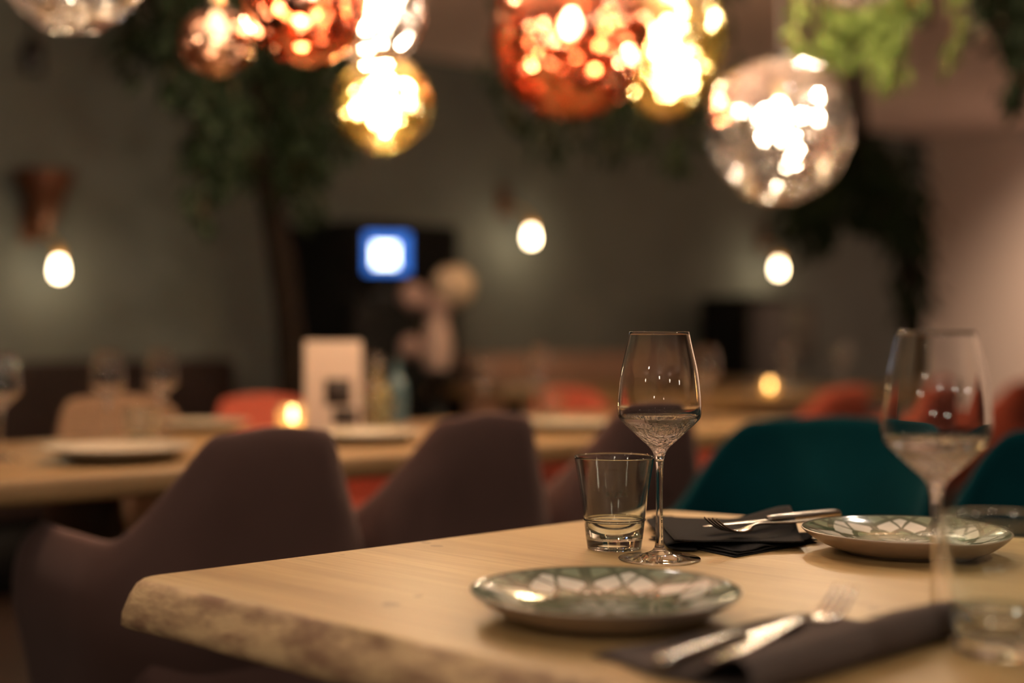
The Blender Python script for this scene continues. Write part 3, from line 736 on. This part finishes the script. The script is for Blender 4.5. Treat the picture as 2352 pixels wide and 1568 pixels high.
# ------------------------------------------------------------------ napkins
m_nap = mat('charcoal_linen', (0.022, 0.020, 0.019), 0.95, spec=0.08, bump=0.5, bscale=900, nscale=900, namt=0.35)
m_nap2 = mat('grey_brown_linen', (0.105, 0.080, 0.070), 0.95, spec=0.1, bump=0.4, bscale=600)
def sheet(bm, fn, nu, nv, th=.0012):
    """A cloth sheet: fn(u, v) -> Vector, with thickness downward along its normal."""
    P = [[Vector(fn(i / nu, j / nv)) for j in range(nv + 1)] for i in range(nu + 1)]
    A, B = [], []
    for i in range(nu + 1):
        ra, rb = [], []
        for j in range(nv + 1):
            du = P[min(i + 1, nu)][j] - P[max(i - 1, 0)][j]; dv = P[i][min(j + 1, nv)] - P[i][max(j - 1, 0)]
            n_ = du.cross(dv).normalized()
            ra.append(bm.verts.new(P[i][j] + n_ * th / 2)); rb.append(bm.verts.new(P[i][j] - n_ * th / 2))
        A.append(ra); B.append(rb)
    for i in range(nu):
        for j in range(nv):
            bm.faces.new((A[i][j], A[i + 1][j], A[i + 1][j + 1], A[i][j + 1])); bm.faces.new((B[i][j], B[i][j + 1], B[i + 1][j + 1], B[i + 1][j]))
    for i in range(nu):
        bm.faces.new((A[i][0], B[i][0], B[i + 1][0], A[i + 1][0])); bm.faces.new((A[i][nv], A[i + 1][nv], B[i + 1][nv], B[i][nv]))
    for j in range(nv):
        bm.faces.new((A[0][j], A[0][j + 1], B[0][j + 1], B[0][j])); bm.faces.new((A[nu][j], B[nu][j], B[nu][j + 1], A[nu][j + 1]))
def napkin_back():
    t = thing('napkin', 'folded charcoal napkin lying between wine glass and the far plate', 'napkin', (0, 0, 0), 0, 'folded cloth napkins')
    N_ = TP(1688, 1281); A_ = TP(1490, 1240); B_ = TP(1876, 1247)
    A_ = Vector((A_.x, A_.y, TZ)); C_ = A_ + (B_ - N_)
    bm = bmesh.new()
    def quad(P00, P10, P11, P01, zf, nu=26, nv=26):
        def fn(a, b_):
            q = (P00 * (1 - a) + P10 * a) * (1 - b_) + (P01 * (1 - a) + P11 * a) * b_
            return Vector((q.x, q.y, zf(a, b_)))
        sheet(bm, fn, nu, nv)
    for k, z_ in enumerate((.0010, .0030, .0052)):
        sh_ = Vector((.003 * k, .004 * k, 0))
        quad(N_ + sh_, B_ + sh_ * .5, C_, A_ + sh_, lambda a, b_, z_=z_, k=k: TZ + z_ + .0016 * k * math.sin(a * 9 + b_ * 3 + k) ** 2 * (.4 + a) + .001 * noise.noise(Vector((a * 6, b_ * 6, k))) * k)
    obj('lower_layers', bm, m_nap, t)
    bm = bmesh.new()
    P1 = Vector((.181, 1.583, 0)); P2 = Vector((.178, 1.80, 0)); P3 = Vector((.345, 1.765, 0)); P4 = Vector((.330, 1.605, 0))
    def ff(a, b_):
        q = (P1 * (1 - a) + P4 * a) * (1 - b_) + (P2 * (1 - a) + P3 * a) * b_
        z_ = .0125 + .010 * (1 - smoothstep(0, .25, a)) * .2 + smoothstep(.55, 1.0, a) * smoothstep(.25, .9, b_) * .018 - smoothstep(.3, 1, a) * (1 - b_) * .003
        return Vector((q.x, q.y, TZ + z_))
    sheet(bm, ff, 30, 30, .0016)
    # the fold that carries the flap round from the lower layers
    def fg(a, b_):
        th = PI * (0.0 + a); c0 = P1.lerp(P2, b_) + Vector((.026, .006, 0))
        return Vector((c0.x - math.sin(th) * .034, c0.y, TZ + .0078 - math.cos(th) * .0048))
    sheet(bm, fg, 14, 20, .0016)
    obj('top_flap', bm, m_nap, t)
    return t
napkin_back()
def napkin_front():
    t = thing('napkin', 'blurred grey-brown napkin with a rolled edge in the near foreground', 'napkin', (0, 0, 0), 0, 'folded cloth napkins')
    a0 = Vector((.150, .953)); a1 = Vector((.352, 1.152)); ax = (a1 - a0).normalized(); wv = Vector((-ax.y, ax.x))
    Lr = (a1 - a0).length
    prof = [(.150, .0012), (.11, .0012), (.06, .0012), (.02, .0012), (.0, .0015)]
    for k in range(1, 12):
        th = -PI / 2 + k / 12 * PI * 1.05
        prof.append((-.004 - .0135 * math.cos(th), .0150 + .0135 * math.sin(th)))
    prof += [(.010, .0262), (.022, .0205), (.036, .0120), (.055, .0062), (.09, .0048), (.12, .0044), (.142, .0042)]
    pr = catmull(prof, 3); n = len(pr) - 1
    def fn(a, b_):
        i = a * n; k = min(int(i), n - 1); f = i - k
        w_ = pr[k][0] * (1 - f) + pr[k + 1][0] * f; z_ = pr[k][1] * (1 - f) + pr[k + 1][1] * f
        skew = .02 * (w_ / .15)
        w2 = w_ * (1 - .12 * b_)
        q = a0 + ax * (b_ * Lr * (1 - .18 * max(0, w_) / .15) + skew + .004 * math.sin(w_ * 60)) + wv * w2
        z_ = z_ + .0006 * math.sin(b_ * 17 + w_ * 90) * (1 if z_ > .003 else 0)
        return Vector((q.x, q.y, TZ + z_))
    bm = bmesh.new(); sheet(bm, fn, n, 40, .0018)
    obj('cloth', bm, m_nap2, t)
    return t
napkin_front()

# ------------------------------------------------------------------ cutlery
m_steel = mat('polished_steel', (0.34, 0.31, 0.27), 0.22, metal=1.0)
def strip(bm, st, th=.0016):
    """st: (x centre, y along, half width, z); a smooth metal strip."""
    st = catmull(st, 5); R0 = []
    for (x, y, h, z) in st:
        R0.append([bm.verts.new((x - h, y, z)), bm.verts.new((x - h * .5, y, z + th * .8)), bm.verts.new((x + h * .5, y, z + th * .8)), bm.verts.new((x + h, y, z)), bm.verts.new((x + h * .5, y, z - th * .5)), bm.verts.new((x - h * .5, y, z - th * .5))])
    for a, b_ in zip(R0, R0[1:]):
        for k in range(6): bm.faces.new((a[k], a[(k + 1) % 6], b_[(k + 1) % 6], b_[k]))
    bm.faces.new(R0[0]); bm.faces.new(R0[-1][::-1])
def fork(label, loc, rz, rx=0.0):
    t = thing('fork', label, 'fork', loc, rz, 'steel cutlery on the napkins'); t.rotation_euler = (rx, 0, rz)
    bm = bmesh.new()
    strip(bm, [(0, 0, .0085, .002), (0, .03, .0088, .003), (0, .08, .0055, .0045), (0, .125, .0035, .0075), (0, .14, .0040, .0062), (0, .150, .010, .0035), (0, .162, .0125, .0025), (0, .170, .0125, .0035)], .0022)
    obj('handle', bm, m_steel, t)
    bm = bmesh.new()
    for k in range(4):
        x = (k - 1.5) * .0066
        strip(bm, [(x, .166, .0026, .0030), (x, .180, .0021, .0055), (x * .97, .196, .0018, .0130), (x * .93, .208, .0009, .0215)], .0016)
    obj('tines', bm, m_steel, t)
    return t
def knife(label, loc, rz, rx=0.0):
    t = thing('table_knife', label, 'knife', loc, rz, 'steel cutlery on the napkins'); t.rotation_euler = (rx, 0, rz)
    bm = bmesh.new(); strip(bm, [(0, 0, .0070, .004), (0, .01, .0085, .005), (0, .06, .0075, .005), (0, .10, .0050, .005), (0, .115, .0055, .0045)], .006)
    obj('handle', bm, m_steel, t)
    bm = bmesh.new(); strip(bm, [(0, .113, .0055, .0042), (.001, .13, .0085, .004), (.001, .17, .0095, .004), (0, .20, .0075, .004), (-.003, .218, .002, .004)], .0012)
    obj('blade', bm, m_steel, t)
    return t
def aim(a, b): return math.atan2(-(b[0] - a[0]), b[1] - a[1])
# back setting: tines point left, handles run off to the right towards the plate
f1a = Vector((.383, 1.722)); f1b = Vector((.222, 1.590))
fork('steel fork with raised tines on the charcoal napkin', (f1a.x, f1a.y, TZ + .0185), aim(f1a, f1b), -.01)
k1a = Vector((.402, 1.755)); k1b = Vector((.227, 1.643))
knife('steel knife behind the fork on the charcoal napkin', (k1a.x, k1a.y, TZ + .0185), aim(k1a, k1b), 0.0)
f2a = Vector((.143, 1.000)); f2b = Vector((.275, 1.165))
fork('blurred steel fork beside the rolled edge of the near napkin', (f2a.x, f2a.y, TZ + .0125), aim(f2a, f2b), .02)
k2a = Vector((.105, 1.005)); k2b = Vector((.235, 1.165))
knife('blurred steel knife on the flat part of the near napkin', (k2a.x, k2a.y, TZ + .0075), aim(k2a, k2b), 0)

# ------------------------------------------------------------------ tableware on the tables behind
m_plain = mat('pale_stoneware', (0.27, 0.23, 0.17), 0.35)
def small_plate(label, loc, R=.115):
    t = tag(obj('side_plate', lathe(bmesh.new(), catmull([(0, .001), (.06, .001), (.075, .004), (.105, .016), (.115, .022), (.112, .024), (.085, .012), (.06, .008), (0, .007)], 3), 48), m_plain, loc=loc), label, 'plate', 'pale plates on the tables behind')
    t.scale = (R / .115,) * 3
    return t
small_plate('pale plate on the near edge of the long table, under the wine glasses', TP(275, 1058), .14)
small_plate('pale plate between the first and second shell chairs', TP(845, 1016), .12)
small_plate('pale plate on the far table, left of the wine glass', TP(1310, 990), .12)
small_plate('pale plate at the far side of the long table, left of the candle', TP(470, 988), .11)
GL = 'wine glasses on the tables behind'
for lab, px, py, d_, s in (
    ('blurred wine glass on the long table, left one of the pair over the plate', 248, 0, 3.05, .84),
    ('blurred wine glass on the long table, right one of the pair over the plate', 370, 0, 3.25, .84),
    ('blurred wine glass cut off by the left picture edge', 4, 0, 2.75, .84),
    ('blurred wine glass beside the menu card', 852, 0, 3.62, .78),
    ('blurred wine glass beyond the second shell chair', 1112, 0, 4.05, .72),
    ('blurred wine glass near the terracotta chair, left of the sharp glass', 1238, 0, 4.3, .84),
    ('blurred wine glass just right of the sharp wine glass rim', 1622, 0, 4.0, .84),
    ('blurred wine glass right of the small distant candle', 1806, 0, 5.85, .84),
    ('blurred wine glass left of the large foreground wine glass', 1932, 0, 6.1, .84)):
    dup(wg, lab, Vector(((px - 1176) / F * d_, d_, TZ)), 0, GL, s)
for lab, px, d_ in (('blurred tumbler on the long table in front of the tan chair', 325, 2.95),
                    ('blurred tumbler on the long table right of the menu card', 872, 3.40),
                    ('blurred tumbler on the far table between shell chair and sharp wine glass', 1266, 3.75)):
    o = dup(tu, lab, Vector(((px - 1176) / F * d_, d_, TZ)), 0, 'tumblers on the tables behind', .85)
    for ch in list(o.children):
        if ch.name.startswith('lettering'): bpy.data.objects.remove(ch)
# candles
m_frost = mat('amber_candle_glass', (1.0, 0.86, 0.62), 0.25, trans=0.9, ior=1.3)
m_wax = mat('candle_wax', (0.9, 0.7, 0.4), 0.6, emit=(1, .5, .15), estr=1.2)
m_flame = mat('candle_flame', (1, .7, .3), 0.5, emit=(1.0, 0.62, 0.25), estr=150)
m_flameb = mat('tall_candle_flame', (1, .8, .5), 0.5, emit=(1.0, 0.72, 0.36), estr=420)
def candle(label, loc, power=0.5, fs=1.0):
    t = thing('candle_glass', label, 'candle', loc, 0, 'lit candles in small glasses')
    obj('holder', lathe(bmesh.new(), [(0, 0), (.030, 0), (.038, .01), (.040, .035), (.034, .060), (.032, .060), (.0375, .035), (.0355, .012), (.028, .004), (0, .004)], 32), m_frost, t)
    obj('wax', lathe(bmesh.new(), [(0, .0045), (.024, .0045), (.024, .020), (0, .020)], 24), m_wax, t)
    obj('flame', lathe(bmesh.new(), catmull([(0, .022), (.0055, .027), (.0065, .034), (.0035, .046), (0, .056)], 3), 14), m_flameb if power > 1 else m_flame, t)
    l = bpy.data.lights.new('candle_glow', 'POINT'); l.energy = power; l.color = (1, .55, .22); l.shadow_soft_size = 0.01
    lo = bpy.data.objects.new('candle_glow', l); C.objects.link(lo); lo.parent = t; lo.location = (0, 0, .085)
    return t
candle('brightly lit candle glass on the long table, left of the menu card', TP(672, 988), 1.2)
candle('small lit candle glass far back between two glasses', Vector(((1768 - 1176) / F * 5.65, 5.65, TZ)), .35)
# menu card
m_card = mat('off_white_card', (0.55, 0.43, 0.36), 0.7)
m_cardp = mat('dark_card_print', (0.02, 0.012, 0.01), 0.7)
mc = TP(765, 992); 
t = thing('menu_card', 'standing off-white menu card with two dark pictures', 'menu card', mc, .12)
hh = (CZ - (783 - 765) / F * mc.y) - TZ
obj('card', bx((0, 0, hh / 2), (.140, .004, hh), 0, .001), m_card, t)
obj('fold_back', bx((0, .035, hh / 2 - .005), (.136, .003, hh - .01)), m_card, t)
obj('picture', bx((.012, -.0026, hh * .44), (.066, .0012, .066)), m_cardp, t)
obj('picture', bx((.030, -.0026, hh * .17), (.060, .0012, .042)), m_cardp, t)
# bottles beyond the card
def bottle(label, loc, m, h, r):
    t = thing('glass_bottle', label, 'bottle', loc, 0, 'bottles beside the menu card')
    obj('body', lathe(bmesh.new(), catmull([(0, 0), (r, .0), (r * 1.02, h * .1), (r, h * .6), (r * .45, h * .76), (r * .36, h * .95), (r * .38, h), (0, h)], 4), 28), m, t)
    obj('cap', lathe(bmesh.new(), [(0, h + .0005), (r * .42, h + .0005), (r * .42, h + .018), (0, h + .018)], 20), m_black, t)
bottle('olive-yellow glass bottle behind the menu card', Vector(((868 - 1176) / F * 3.75, 3.75, TZ)), mat('olive_bottle_glass', (0.16, 0.13, 0.04), 0.25, coat=.3), .15, .034)
bottle('slate-blue bottle right of the olive-yellow bottle', Vector(((912 - 1176) / F * 3.85, 3.85, TZ)), mat('slate_blue_bottle', (0.05, 0.10, 0.12), 0.3, coat=.3), .17, .026)
